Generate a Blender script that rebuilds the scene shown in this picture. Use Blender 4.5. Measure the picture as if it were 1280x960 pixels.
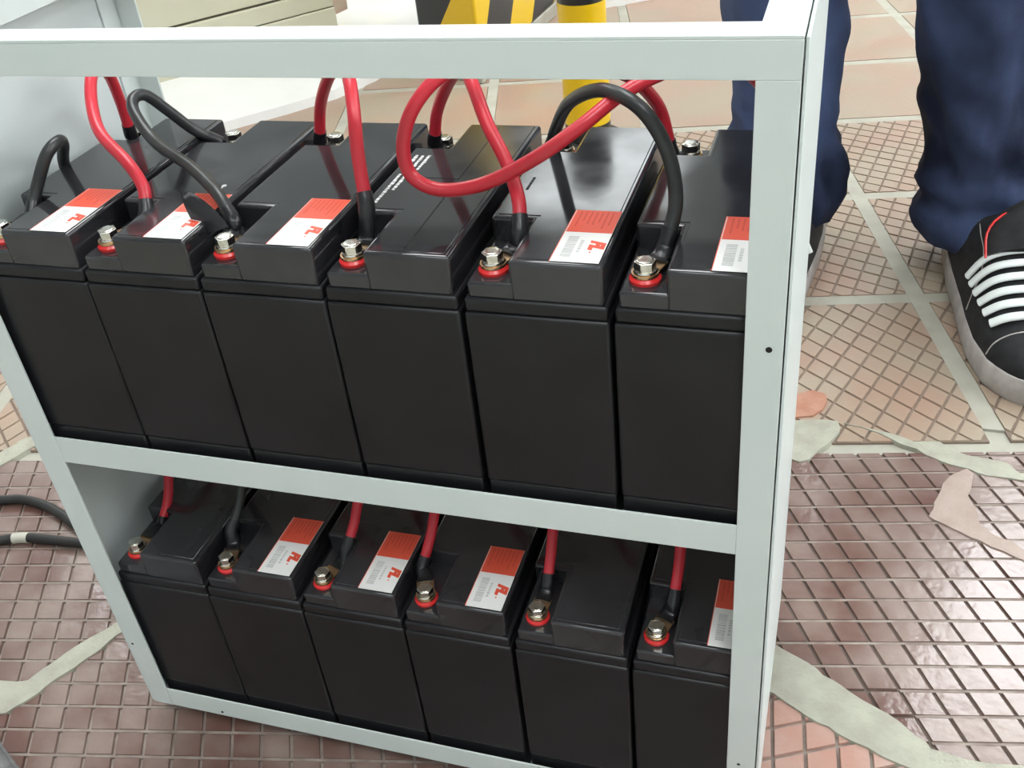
import bpy, bmesh, math, random
from mathutils import Vector, Matrix, noise

random.seed(7)
S = bpy.context.scene
COL = S.collection
for o in list(bpy.data.objects):
    bpy.data.objects.remove(o)

# ------------------------------------------------------------------ camera
cam_d = bpy.data.cameras.new('camera')
cam = bpy.data.objects.new('camera', cam_d)
COL.objects.link(cam)
S.camera = cam
cam_d.sensor_fit = 'HORIZONTAL'
cam_d.sensor_width = 36.0
cam_d.lens = 36.0 * 1275.28 / 1280.0
cam_d.clip_start = 0.02
PITCH, ROLL, YAW = 0.6089, -0.1160, 0.3603
_fw = Vector((-math.sin(YAW) * math.cos(PITCH), math.cos(YAW) * math.cos(PITCH), -math.sin(PITCH)))
_rt = Vector((math.cos(YAW), math.sin(YAW), 0))
_up = _rt.cross(_fw)
_r2 = _rt * math.cos(ROLL) + _up * math.sin(ROLL)
_u2 = -_rt * math.sin(ROLL) + _up * math.cos(ROLL)
CAM = Vector((0.01836, -0.40819, 0.67612))
cam.matrix_world = Matrix(((_r2.x, _u2.x, -_fw.x, CAM.x), (_r2.y, _u2.y, -_fw.y, CAM.y),
                           (_r2.z, _u2.z, -_fw.z, CAM.z), (0, 0, 0, 1)))

# ------------------------------------------------------------------ world, exposure
w = bpy.data.worlds.new('world')
S.world = w
w.use_nodes = True
w.node_tree.nodes['Background'].inputs[0].default_value = (0.9, 0.96, 1.0, 1)
w.node_tree.nodes['Background'].inputs[1].default_value = 0.4
vs = S.view_settings
vs.view_transform = 'Standard'
vs.look = 'None'
vs.exposure = 0.05
vs.gamma = 1.0
vs.use_curve_mapping = False
LAMP = 11.0       # radiance of the ceiling panels
CEIL_H = 2.9
# x, y, half width, half length, diffuser material
LAMPS = [(0.66, 2.95, .58, .78, 'lamp'), (-1.42, 5.55, .50, .72, 'lamp_old'), (0.95, 5.55, .50, .72, 'lamp_old'), (0.85, -1.3, .50, .72, 'lamp'),
         (-0.6, -1.6, .50, .72, 'lamp_old'), (2.9, 2.95, .50, .72, 'lamp'), (2.9, 0.3, .50, .72, 'lamp'), (-2.9, 2.95, .50, .72, 'lamp'), (-0.75, 1.15, .50, .72, 'lamp')]


# ------------------------------------------------------------------ materials
def mat(name, col, rough=0.5, metal=0.0, spec=0.5, col2=None, scale=20.0, detail=3.0, bump=0.0,
        bscale=200.0, lo=0.35, hi=0.65, rough2=None, rnd=0.0, coat=0.0):
    m = bpy.data.materials.new(name)
    m.use_nodes = True
    nt = m.node_tree
    N, L = nt.nodes, nt.links
    b = N['Principled BSDF']
    b.inputs['Base Color'].default_value = (*col, 1)
    b.inputs['Roughness'].default_value = rough
    b.inputs['Metallic'].default_value = metal
    b.inputs['Specular IOR Level'].default_value = spec
    b.inputs['Coat Weight'].default_value = coat
    tc = N.new('ShaderNodeTexCoord')
    if col2 is not None:
        geo = N.new('ShaderNodeNewGeometry')
        nz = N.new('ShaderNodeTexNoise')
        nz.inputs['Scale'].default_value = scale
        nz.inputs['Detail'].default_value = detail
        L.new(geo.outputs['Position'], nz.inputs['Vector'])
        mr = N.new('ShaderNodeMapRange')
        mr.inputs['From Min'].default_value = lo
        mr.inputs['From Max'].default_value = hi
        L.new(nz.outputs['Fac'], mr.inputs['Value'])
        fac = mr.outputs['Result']
        if rnd:
            oi = N.new('ShaderNodeObjectInfo')
            ma = N.new('ShaderNodeMath')
            ma.operation = 'MULTIPLY_ADD'
            L.new(oi.outputs['Random'], ma.inputs[0])
            ma.inputs[1].default_value = rnd
            ad = N.new('ShaderNodeMath')
            ad.operation = 'SUBTRACT'
            L.new(fac, ad.inputs[0])
            ad.inputs[1].default_value = rnd / 2
            L.new(ad.outputs[0], ma.inputs[2])
            cl = N.new('ShaderNodeClamp')
            L.new(ma.outputs[0], cl.inputs['Value'])
            fac = cl.outputs[0]
        mx = N.new('ShaderNodeMix')
        mx.data_type = 'RGBA'
        mx.inputs['A'].default_value = (*col, 1)
        mx.inputs['B'].default_value = (*col2, 1)
        L.new(fac, mx.inputs['Factor'])
        L.new(mx.outputs['Result'], b.inputs['Base Color'])
        if rough2 is not None:
            mr2 = N.new('ShaderNodeMapRange')
            mr2.inputs['To Min'].default_value = rough
            mr2.inputs['To Max'].default_value = rough2
            L.new(fac, mr2.inputs['Value'])
            L.new(mr2.outputs['Result'], b.inputs['Roughness'])
    if bump:
        nb = N.new('ShaderNodeTexNoise')
        nb.inputs['Scale'].default_value = bscale
        nb.inputs['Detail'].default_value = 2.0
        g2 = N.new('ShaderNodeNewGeometry')
        L.new(g2.outputs['Position'], nb.inputs['Vector'])
        bp = N.new('ShaderNodeBump')
        bp.inputs['Strength'].default_value = bump
        bp.inputs['Distance'].default_value = 0.001
        L.new(nb.outputs['Fac'], bp.inputs['Height'])
        L.new(bp.outputs['Normal'], b.inputs['Normal'])
    return m


def emit(name, col, strength):
    m = bpy.data.materials.new(name)
    m.use_nodes = True
    b = m.node_tree.nodes['Principled BSDF']
    b.inputs['Base Color'].default_value = (*col, 1)
    b.inputs['Emission Color'].default_value = (*col, 1)
    b.inputs['Emission Strength'].default_value = strength
    return m


def stripes(name, c1, c2, freq, direction, rough=0.4, shift=0.0):
    """hard-edged alternating paint bands along a direction in object space"""
    m = bpy.data.materials.new(name)
    m.use_nodes = True
    nt = m.node_tree
    N, L = nt.nodes, nt.links
    b = N['Principled BSDF']
    b.inputs['Roughness'].default_value = rough
    tc = N.new('ShaderNodeTexCoord')
    dt = N.new('ShaderNodeVectorMath')
    dt.operation = 'DOT_PRODUCT'
    dt.inputs[1].default_value = direction
    L.new(tc.outputs['Object'], dt.inputs[0])
    fr = N.new('ShaderNodeMath')
    fr.operation = 'MULTIPLY_ADD'
    fr.inputs[1].default_value = freq
    fr.inputs[2].default_value = shift
    L.new(dt.outputs['Value'], fr.inputs[0])
    f2 = N.new('ShaderNodeMath')
    f2.operation = 'FRACT'
    L.new(fr.outputs[0], f2.inputs[0])
    gt = N.new('ShaderNodeMath')
    gt.operation = 'GREATER_THAN'
    gt.inputs[1].default_value = 0.5
    L.new(f2.outputs[0], gt.inputs[0])
    mx = N.new('ShaderNodeMix')
    mx.data_type = 'RGBA'
    mx.inputs['A'].default_value = (*c1, 1)
    mx.inputs['B'].default_value = (*c2, 1)
    L.new(gt.outputs[0], mx.inputs['Factor'])
    L.new(mx.outputs['Result'], b.inputs['Base Color'])
    return m


M = dict(
    steel=mat('painted_steel', (0.64, 0.695, 0.675), 0.38, col2=(0.60, 0.665, 0.645), scale=9, bump=0.06, bscale=500),
    panel=mat('painted_sheet', (0.64, 0.695, 0.685), 0.36, col2=(0.60, 0.665, 0.66), scale=6),
    hole=mat('dark_hole', (0.01, 0.01, 0.01), 0.9),
    case=mat('black_abs', (0.009, 0.009, 0.0105), 0.32, spec=0.36, col2=(0.013, 0.013, 0.015), scale=30, bump=0.10, bscale=2600),
    lid=mat('black_lid', (0.019, 0.019, 0.0215), 0.07, spec=0.68, col2=(0.032, 0.032, 0.036), scale=22, rough2=0.15, bump=0.025, bscale=45),
    white=mat('sticker_white', (0.84, 0.84, 0.82), 0.35),
    red=mat('sticker_red', (0.80, 0.10, 0.055), 0.35),
    dred=mat('print_dark_red', (0.62, 0.065, 0.035), 0.4),
    grey=mat('print_grey', (0.56, 0.57, 0.56), 0.5),
    wprint=mat('print_white', (0.75, 0.75, 0.75), 0.5),
    seal=mat('red_seal', (0.66, 0.03, 0.03), 0.25),
    zinc=mat('zinc_bolt', (0.78, 0.77, 0.72), 0.22, 1.0, col2=(0.62, 0.60, 0.54), scale=300),
    copper=mat('brassy_copper', (0.80, 0.52, 0.28), 0.28, 1.0, col2=(0.70, 0.50, 0.32), scale=400),
    redc=mat('red_cable', (0.62, 0.03, 0.05), 0.33, col2=(0.56, 0.025, 0.04), scale=60),
    blkc=mat('black_cable', (0.018, 0.02, 0.02), 0.36, col2=(0.03, 0.033, 0.033), scale=80),
    shrink=mat('heat_shrink', (0.012, 0.012, 0.014), 0.28, bump=0.2, bscale=400),
    groove=mat('dirty_groove', (0.09, 0.065, 0.055), 0.85, col2=(0.15, 0.12, 0.10), scale=30),
    groove2=mat('pale_groove', (0.29, 0.245, 0.21), 0.8, col2=(0.19, 0.145, 0.125), scale=60),
    groove3=mat('dusty_groove', (0.235, 0.18, 0.14), 0.8, col2=(0.18, 0.135, 0.105), scale=40),
    tile_n=mat('red_tile', (0.132, 0.068, 0.055), 0.14, spec=0.8, col2=(0.240, 0.176, 0.150), scale=13, detail=5, bump=0.30, bscale=110,
               rough2=0.24, lo=0.34, hi=0.62, rnd=0.30),
    tile_f=mat('pale_tile', (0.345, 0.228, 0.168), 0.34, col2=(0.335, 0.275, 0.205), scale=7, detail=4, bump=0.4, bscale=160,
               rough2=0.5, lo=0.38, hi=0.62, rnd=0.25),
    grout=mat('pale_grout', (0.40, 0.39, 0.325), 0.7, col2=(0.34, 0.325, 0.27), scale=24),
    cement=mat('cement_fill', (0.39, 0.39, 0.315), 0.6, col2=(0.32, 0.31, 0.25), scale=45, bump=0.6, bscale=300),
    cement2=mat('pink_cement', (0.38, 0.30, 0.26), 0.45, col2=(0.33, 0.25, 0.21), scale=45, bump=0.6, bscale=300),
    wall=mat('wall_paint', (0.70, 0.73, 0.74), 0.7, col2=(0.67, 0.70, 0.71), scale=3),
    ceil=mat('ceiling_paint', (0.80, 0.84, 0.86), 0.8, col2=(0.77, 0.81, 0.83), scale=3),
    cream=mat('cream_paint', (0.62, 0.61, 0.47), 0.5, col2=(0.58, 0.57, 0.44), scale=5),
    gap=mat('joint_shadow_gap', (0.10, 0.09, 0.07), 0.8),
    plinth=mat('white_plinth', (0.84, 0.85, 0.84), 0.35, col2=(0.78, 0.79, 0.77), scale=6),
    hazard=stripes('hazard_paint', (0.72, 0.47, 0.01), (0.02, 0.02, 0.022), 3.333, (1.394, 0.914, -0.70), shift=0.565),
    pole=stripes('bollard_paint', (0.80, 0.52, 0.005), (0.02, 0.02, 0.02), 2.5, (0, 0, 1), 0.3),
    denim=mat('denim', (0.010, 0.013, 0.030), 0.85, col2=(0.080, 0.115, 0.235), scale=4.5, detail=4, lo=0.40, hi=0.70, bump=0.5, bscale=900, spec=0.2),
    shirt=mat('dark_shirt', (0.03, 0.03, 0.035), 0.85),
    skin=mat('skin', (0.42, 0.24, 0.16), 0.55),
    hair=mat('hair', (0.012, 0.01, 0.008), 0.5),
    suede=mat('black_suede', (0.012, 0.012, 0.013), 0.75, col2=(0.022, 0.022, 0.024), scale=60, spec=0.3, bump=0.3, bscale=900),
    sole=mat('sneaker_sole', (0.46, 0.43, 0.41), 0.6, col2=(0.36, 0.33, 0.31), scale=60),
    lace=mat('white_lace', (0.72, 0.76, 0.74), 0.7),
    rubber=mat('black_rubber', (0.018, 0.018, 0.018), 0.5),
    tape=mat('pale_tape', (0.48, 0.47, 0.40), 0.6),
    bag=mat('grey_canvas', (0.12, 0.12, 0.125), 0.8, col2=(0.20, 0.20, 0.20), scale=90, bump=0.6, bscale=700),
    lampbody=mat('lamp_housing', (0.8, 0.8, 0.8), 0.5),
    lamp=emit('lamp_diffuser', (0.965, 0.985, 1.0), LAMP),
    daylight=emit('added_window_glow', (0.94, 0.97, 1.0), 4.6),  # glow for the unseen window added in the side wall
    lamp_old=emit('dim_lamp_diffuser', (0.93, 0.98, 1.0), LAMP * 0.4),
)


# ------------------------------------------------------------------ mesh helpers
def tag(o, label=None, cat=None, group=None, kind=None):
    if label:
        o['label'] = label
    if cat:
        o['category'] = cat
    if group:
        o['group'] = group
    if kind:
        o['kind'] = kind
    return o


def empty(name, loc=(0, 0, 0), rz=0.0):
    o = bpy.data.objects.new(name, None)
    COL.objects.link(o)
    o.location = loc
    o.rotation_euler = (0, 0, rz)
    o.empty_display_size = 0.02
    return o


class MB:
    def __init__(self):
        self.v, self.f = [], []

    def add(self, vs, fs):
        n = len(self.v)
        self.v += [tuple(p) for p in vs]
        self.f += [tuple(i + n for i in f) for f in fs]
        return self

    def box(self, x0, x1, y0, y1, z0, z1):
        p = [(x0, y0, z0), (x1, y0, z0), (x1, y1, z0), (x0, y1, z0), (x0, y0, z1), (x1, y0, z1), (x1, y1, z1), (x0, y1, z1)]
        return self.add(p, [(3, 2, 1, 0), (4, 5, 6, 7), (0, 1, 5, 4), (1, 2, 6, 5), (2, 3, 7, 6), (3, 0, 4, 7)])

    def prism(self, poly, z0, z1, inset=None):
        n = len(poly)
        top = inset or poly
        vs = [(x, y, z0) for x, y in poly] + [(x, y, z1) for x, y in top]
        fs = [tuple(range(n))[::-1], tuple(range(n, 2 * n))] + [(i, (i + 1) % n, n + (i + 1) % n, n + i) for i in range(n)]
        return self.add(vs, fs)

    def cyl(self, c, r0, r1, z0, z1, n=16, ph=0.0):
        p = [(c[0] + r0 * math.cos(ph + 2 * math.pi * i / n), c[1] + r0 * math.sin(ph + 2 * math.pi * i / n)) for i in range(n)]
        q = [(c[0] + r1 * math.cos(ph + 2 * math.pi * i / n), c[1] + r1 * math.sin(ph + 2 * math.pi * i / n)) for i in range(n)]
        return self.prism(p, z0, z1, q)

    def lathe(self, c, prof, n=20):
        """profile of (r, z) from bottom to top, capped"""
        vs, fs = [], []
        for r, z in prof:
            vs += [(c[0] + r * math.cos(2 * math.pi * i / n), c[1] + r * math.sin(2 * math.pi * i / n), z) for i in range(n)]
        for k in range(len(prof) - 1):
            for i in range(n):
                j = (i + 1) % n
                fs.append((k * n + i, k * n + j, (k + 1) * n + j, (k + 1) * n + i))
        fs.append(tuple(range(n))[::-1])
        fs.append(tuple(range((len(prof) - 1) * n, len(prof) * n)))
        return self.add(vs, fs)

    def rings(self, rings, cap=True):
        n = len(rings[0])
        vs = [p for r in rings for p in r]
        fs = []
        for k in range(len(rings) - 1):
            for i in range(n):
                j = (i + 1) % n
                fs.append((k * n + i, k * n + j, (k + 1) * n + j, (k + 1) * n + i))
        if cap:
            fs.append(tuple(range(n))[::-1])
            fs.append(tuple(range((len(rings) - 1) * n, len(rings) * n)))
        return self.add(vs, fs)

    def tube(self, pts, r, n=12, flat=1.0, up=None):
        """sweep a round (or flattened) section along a polyline; r may be a list"""
        pts = [Vector(p) for p in pts]
        rs = r if isinstance(r, (list, tuple)) else [r] * len(pts)
        T = []
        for i in range(len(pts)):
            a = pts[max(i - 1, 0)]
            b = pts[min(i + 1, len(pts) - 1)]
            T.append((b - a).normalized())
        nrm = Vector(up) if up else (Vector((0, 0, 1)) if abs(T[0].z) < 0.9 else Vector((1, 0, 0)))
        rings = []
        for p, t, rad in zip(pts, T, rs):
            nrm = (nrm - t * nrm.dot(t)).normalized()
            bi = t.cross(nrm)
            rings.append([tuple(p + bi * (rad * math.cos(2 * math.pi * i / n)) + nrm * (rad * flat * math.sin(2 * math.pi * i / n)))
                          for i in range(n)])
        return self.rings(rings)

    def build(self, name, m, parent=None, smooth=False, bevel=0.0, seg=2, angle=40, loc=None):
        me = bpy.data.meshes.new(name)
        me.from_pydata(self.v, [], self.f)
        bm = bmesh.new()
        bm.from_mesh(me)
        bmesh.ops.recalc_face_normals(bm, faces=bm.faces)
        bm.to_mesh(me)
        bm.free()
        me.materials.append(M[m] if isinstance(m, str) else m)
        if smooth:
            for p in me.polygons:
                p.use_smooth = True
            me.set_sharp_from_angle(angle=math.radians(angle))
        o = bpy.data.objects.new(name, me)
        COL.objects.link(o)
        if parent is not None:
            o.parent = parent
        if loc:
            o.location = loc
        if bevel:
            b = o.modifiers.new('bevel', 'BEVEL')
            b.width = bevel
            b.segments = seg
            b.limit_method = 'ANGLE'
            b.angle_limit = math.radians(35)
            b.harden_normals = False
            for p in me.polygons:
                p.use_smooth = True
            me.set_sharp_from_angle(angle=math.radians(50))
        return o


def spline(pts, sub=8):
    pts = [Vector(p) for p in pts]
    out = []
    for i in range(len(pts) - 1):
        p0 = pts[max(i - 1, 0)]
        p1, p2 = pts[i], pts[i + 1]
        p3 = pts[min(i + 2, len(pts) - 1)]
        for k in range(sub):
            t = k / sub
            out.append(0.5 * ((2 * p1) + (p2 - p0) * t + (2 * p0 - 5 * p1 + 4 * p2 - p3) * t * t + (3 * p1 - p0 - 3 * p2 + p3) * t ** 3))
    out.append(pts[-1])
    return out


def copy_tree(o, parent=None):
    c = o.copy()
    COL.objects.link(c)
    c.parent = parent
    for ch in list(o.children):
        copy_tree(ch, c)
    return c


# ------------------------------------------------------------------ the floor
def clip(poly, conv):
    """clip polygon by a convex counter-clockwise polygon"""
    out = poly
    for i in range(len(conv)):
        a, b = conv[i], conv[(i + 1) % len(conv)]
        src, out = out, []
        if not src:
            return []

        def side(p):
            return (b[0] - a[0]) * (p[1] - a[1]) - (b[1] - a[1]) * (p[0] - a[0])
        for k in range(len(src)):
            p, q = src[k], src[(k + 1) % len(src)]
            sp, sq = side(p), side(q)
            if sp >= 0:
                out.append(p)
            if (sp >= 0) != (sq >= 0):
                t = sp / (sp - sq)
                out.append((p[0] + (q[0] - p[0]) * t, p[1] + (q[1] - p[1]) * t))
    return out


def area(p):
    return 0.5 * sum(p[i][0] * p[(i + 1) % len(p)][1] - p[(i + 1) % len(p)][0] * p[i][1] for i in range(len(p)))


def shrink(poly, d):
    cx = sum(p[0] for p in poly) / len(poly)
    cy = sum(p[1] for p in poly) / len(poly)
    out = []
    for x, y in poly:
        l = math.hypot(x - cx, y - cy) or 1
        k = max(0.0, (l - d) / l)
        out.append((cx + (x - cx) * k, cy + (y - cy) * k))
    return out


def in_view(x, y, z=0.0, margin=30):
    p = Vector((x, y, z)) - CAM
    d = p.dot(_fw)
    if d < 0.05:
        return None
    u = 640 + 1275.28 * p.dot(_r2) / d
    v = 480 - 1275.28 * p.dot(_u2) / d
    if -margin < u < 1280 + margin and -margin < v < 960 + margin:
        return u, v, d
    return None


GB = -0.0042            # level of the groove bottoms; the tile faces are at 0
fl = MB().box(-4.2, 4.2, -3.6, 7.1, -0.06, GB).build('floor', 'grout')
tag(fl, 'worn red and beige grooved floor tiles with cement patches', 'floor', kind='structure')

mm = 0.001
E1, E2 = (24.0 * mm, 5.05 * mm), (11.1 * mm, -21.7 * mm)      # the squares of the near tiles
ORG = (64.8 * mm, 216.1 * mm)
JX, JY = 0.1207, 0.756
D1, D2 = (0.982, 0.19), (0.26, -0.966)
TA, TB = 0.283, 0.292
# boundary between the near squares and the large joints further back
bx0, by0 = JX + TB * D2[0], JY + TB * D2[1]
NEAR = [(-1.3, -0.55), (0.62, -0.55), (0.62, by0 + 0.19 * (0.62 - bx0) / 0.982 - 0.008), (-1.3, by0 + 0.19 * (-1.3 - bx0) / 0.982 - 0.008)]
PINK = [(-0.02, 0.155), (-0.02, -0.12), (0.26, -0.12), (0.26, 0.028)]     # loose tile laid at another angle
PINK.reverse()
PINK = PINK if area(PINK) > 0 else PINK[::-1]


def inside(p, poly):
    return all((poly[(i + 1) % len(poly)][0] - poly[i][0]) * (p[1] - poly[i][1]) - (poly[(i + 1) % len(poly)][1] - poly[i][1]) * (p[0] - poly[i][0]) >= 0
               for i in range(len(poly)))


def cell(o, e1, e2, i, j, g):
    """one grooved square, g = half groove width"""
    k1 = g / math.hypot(*e1)
    k2 = g / math.hypot(*e2)
    pts = []
    for a, b in ((k1, k2), (k1, 1 - k2), (1 - k1, 1 - k2), (1 - k1, k2)):
        pts.append((o[0] + e1[0] * (i + a) + e2[0] * (j + b), o[1] + e1[1] * (i + a) + e2[1] * (j + b)))
    return pts if area(pts) > 0 else pts[::-1]


def pad(mb, poly, z):
    mb.prism(poly, GB, z, shrink(poly, 0.0011))


near = {}
cand = []
for i in range(-56, 40):
    for j in range(-20, 60):
        c = cell(ORG, E1, E2, i, j, 0.0009)
        cx, cy = sum(p[0] for p in c) / 4, sum(p[1] for p in c) / 4
        if not (-1.25 < cx < 0.6 and -0.42 < cy < 0.62):
            continue
        if inside((cx, cy), PINK):
            continue
        q = clip(c, NEAR)
        if len(q) < 3 or area(q) < 0.00006:
            continue
        key = (i // 9, j // 9)
        near.setdefault(key, [])
        full = len(q) == 4 and abs(area(q) - area(c)) < 1e-7
        iv = in_view(cx, cy)
        vis = full and iv and (cx > 0.0 or cx < -0.485 or cy < -0.005)
        near[key].append((i, j, q, full))
        if vis:
            cand.append((iv[2], i, j))
cand.sort()
SINGLE = set((i, j) for d, i, j in cand[:300])
base_cell = cell((0, 0), E1, E2, -0.5, -0.5, 0.0009)
sq_mesh = MB()
sq_mesh.prism(base_cell, GB, 0.0, shrink(base_cell, 0.0011))
sq_o = sq_mesh.build('tile_square', 'tile_n')
first_square = True
for key, lst in sorted(near.items()):
    mb = MB()
    bx = [lst[0][2]]
    # the slab under the squares shows in the grooves
    i0, j0 = key[0] * 9, key[1] * 9
    quad = [(ORG[0] + E1[0] * (i0 + a) + E2[0] * (j0 + b), ORG[1] + E1[1] * (i0 + a) + E2[1] * (j0 + b)) for a, b in ((0, 0), (9, 0), (9, 9), (0, 9))]
    quad = quad if area(quad) > 0 else quad[::-1]
    quad = clip(quad, NEAR)
    if len(quad) < 3:
        continue
    tile = MB().prism(quad, GB - 0.004, GB + 0.0016).build('floor_tile', 'groove' if quad[0][0] > -0.25 else 'groove2', fl)
    rest = MB()
    for i, j, q, full in lst:
        z = random.uniform(-0.0005, 0.0004)
        if (i, j) in SINGLE:
            if first_square:
                so, first_square = sq_o, False
            else:
                so = sq_o.copy()
                COL.objects.link(so)
            so.parent = tile
            so.location = (ORG[0] + E1[0] * (i + 0.5) + E2[0] * (j + 0.5), ORG[1] + E1[1] * (i + 0.5) + E2[1] * (j + 0.5), z)
            so.rotation_euler = (random.uniform(-.012, .012), random.uniform(-.012, .012), 0)
        else:
            pad(rest, q, z)
    if rest.v:
        tag(rest.build('tile_square_field', 'tile_n', tile), kind='stuff')
    # pale dirt packed into the grooves that run along the rows
    gr = MB()
    for j in range(j0, j0 + 9):
        p = [(ORG[0] + E1[0] * (i0 + a) + E2[0] * (j + b), ORG[1] + E1[1] * (i0 + a) + E2[1] * (j + b)) for a, b in ((0, -.05), (9, -.05), (9, .05), (0, .05))]
        p = p if area(p) > 0 else p[::-1]
        p = clip(p, NEAR)
        if len(p) > 2 and not inside((sum(q[0] for q in p) / len(p), sum(q[1] for q in p) / len(p)), PINK):
            gr.prism(p, GB, GB + 0.0036)
    if gr.v:
        tag(gr.build('groove_dirt', 'groove2', tile), kind='stuff')

# the differently laid pink tile by the cement band
PE1, PE2, PO = (22.5 * mm, 10.5 * mm), (2.8 * mm, -26.0 * mm), (6.5 * mm, 95.3 * mm)
ptile = MB().prism(PINK, GB - 0.004, GB + 0.0018).build('floor_tile', 'groove2', fl)
mb = MB()
for i in range(-4, 14):
    for j in range(-6, 12):
        q = clip(cell(PO, PE1, PE2, i, j, 0.0009), PINK)
        if len(q) > 2 and area(q) > 5e-5:
            pad(mb, q, random.uniform(-.0003, .0003))
M['tile_o'] = mat('orange_chip', (0.36, 0.16, 0.10), 0.5, col2=(0.42, 0.22, 0.15), scale=50, bump=0.4, bscale=300)
M['tile_p'] = mat('pink_tile', (0.42, 0.23, 0.18), 0.34, col2=(0.46, 0.31, 0.26), scale=20, bump=0.4, bscale=200)
tag(mb.build('tile_square_field', 'tile_p', ptile), kind='stuff')

# large tiles behind, with wide pale joints
G = 0.0105
for i in range(-9, 5):
    for j in range(-1, 9):
        # cell to the far side: corner J + i*D1*TA - j*D2*TB
        o = (JX + i * TA * D1[0] - j * TB * D2[0], JY + i * TA * D1[1] - j * TB * D2[1])
        c = [o, (o[0] + TA * D1[0], o[1] + TA * D1[1]), (o[0] + TA * D1[0] - TB * D2[0], o[1] + TA * D1[1] - TB * D2[1]), (o[0] - TB * D2[0], o[1] - TB * D2[1])]
        c = c if area(c) > 0 else c[::-1]
        c = shrink(c, G * 1.41)
        if not any(in_view(x, y, 0, 250) for x, y in c):
            continue
        if j <= 1:
            t = MB().prism(c, GB - 0.004, GB + 0.0024).build('floor_tile', 'groove3', fl)
            if j == -1:
                e1, e2 = (20.8 * mm, -16.3 * mm), (-8.6 * mm, -25.0 * mm)
            else:
                e1, e2 = (22.5 * mm, -9.6 * mm), (-4.0 * mm, -23.6 * mm)
            if i > 0 and j == -1:
                e1, e2 = E1, E2
            mb = MB()
            r = 24
            for a in range(-r, r):
                for b in range(-r, r):
                    q = cell(o, e1, e2, a, b, 0.0009)
                    if math.hypot(q[0][0] - o[0], q[0][1] - o[1]) > 0.48:
                        continue
                    q = clip(q, c)
                    if len(q) > 2 and area(q) > 4e-5:
                        pad(mb, q, random.uniform(-.0003, .0002))
            if mb.v:
                tag(mb.build('tile_square_field', 'tile_f', t), kind='stuff')
        else:
            MB().prism(c, GB, random.uniform(-.0004, .0002), shrink(c, 0.0012)).build('floor_tile', 'tile_f', fl)


# pale filler standing nearly flush in the wide joints
for i in range(-9, 6):
    a = (JX + i * TA * D1[0] + 0.9 * TB * D2[0], JY + i * TA * D1[1] + 0.9 * TB * D2[1])
    b = (JX + i * TA * D1[0] - 9 * TB * D2[0], JY + i * TA * D1[1] - 9 * TB * D2[1])
    poly = [(a[0] - G, a[1]), (a[0] + G, a[1]), (b[0] + G, b[1]), (b[0] - G, b[1])]
    MB().prism(poly, GB, -0.0009 - .00005 * (i % 2)).build('joint_filler', 'grout', fl)
for j in range(0, 9):
    a = (JX - 9 * TA * D1[0] - j * TB * D2[0], JY - 9 * TA * D1[1] - j * TB * D2[1])
    b = (JX + 5 * TA * D1[0] - j * TB * D2[0], JY + 5 * TA * D1[1] - j * TB * D2[1])
    poly = [(a[0], a[1] - G), (b[0], b[1] - G), (b[0], b[1] + G), (a[0], a[1] + G)]
    MB().prism(poly, GB, -0.0011).build('joint_filler', 'grout', fl)


# cement repairs lying on the tiles
def smear(name, pts, z, m, seedv):
    P = [Vector((x * mm, y * mm, 0)) for x, y in pts]
    n = len(P)
    out = []
    for k in range(n):
        a, b = P[k], P[(k + 1) % n]
        for s in range(4):
            q = a.lerp(b, s / 4)
            d = noise.noise(Vector((q.x * 60 + seedv, q.y * 60, 0))) * 0.004
            out.append((q.x + d, q.y + d * 0.7))
    if area(out) < 0:
        out.reverse()
    o = MB().prism(out, GB, z, shrink(out, 0.0012)).build(name, m, fl)
    return o


smear('cement_patch', [(1, 176), (35, 158), (60, 141), (99, 122), (121, 101), (154, 97), (182, 101), (240, 92), (300, 60), (300, 20), (200, 62), (150, 72), (96, 83),
                       (53, 101), (26, 114), (1, 125), (-60, 148), (-60, 200)], 0.0016, 'cement', 1)
smear('cement_patch', [(127, 376), (143, 419), (161, 434), (166, 426), (159, 393), (166, 353), (189, 334), (202, 328), (260, 305), (260, 290), (200, 313), (185, 320),
                       (165, 331), (140, 342), (125, 358)], 0.0012, 'cement2', 2)
smear('cement_patch', [(3, 412), (-30, 430), (-30, 470), (0, 484), (16, 488), (38, 488), (43, 478), (37, 457), (25, 438), (12, 417)], 0.0016, 'cement', 3)
smear('cement_patch', [(42, 486), (88, 476), (111, 467), (135, 471), (163, 454), (198, 448), (211, 435), (260, 440), (260, 420), (210, 423), (170, 427), (134, 439),
                       (114, 455), (64, 480)], 0.001, 'cement', 4)
smear('broken_tile_chip', [(-30, 515), (10, 540), (24, 535), (24, 505), (12, 490), (-30, 478)], 0.0022, 'tile_o', 7)
smear('cement_patch', [(-660, -14), (-639, -3), (-624, -3), (-613, 2), (-603, 30), (-586, 58), (-574, 77), (-540, 130), (-520, 120), (-564, 66), (-570, 46), (-579, 25),
                       (-592, 0), (-601, -20), (-610, -33), (-620, -36), (-660, -40)], 0.0016, 'cement', 5)
smear('cement_patch', [(-940, 200), (-869, 273), (-860, 297), (-851, 309), (-780, 400), (-765, 390), (-835, 289), (-840, 271), (-851, 250), (-920, 180)], 0.0016, 'cement', 6)


# ------------------------------------------------------------------ the room shell
def struct(o):
    o['kind'] = 'structure'
    return o


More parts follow.
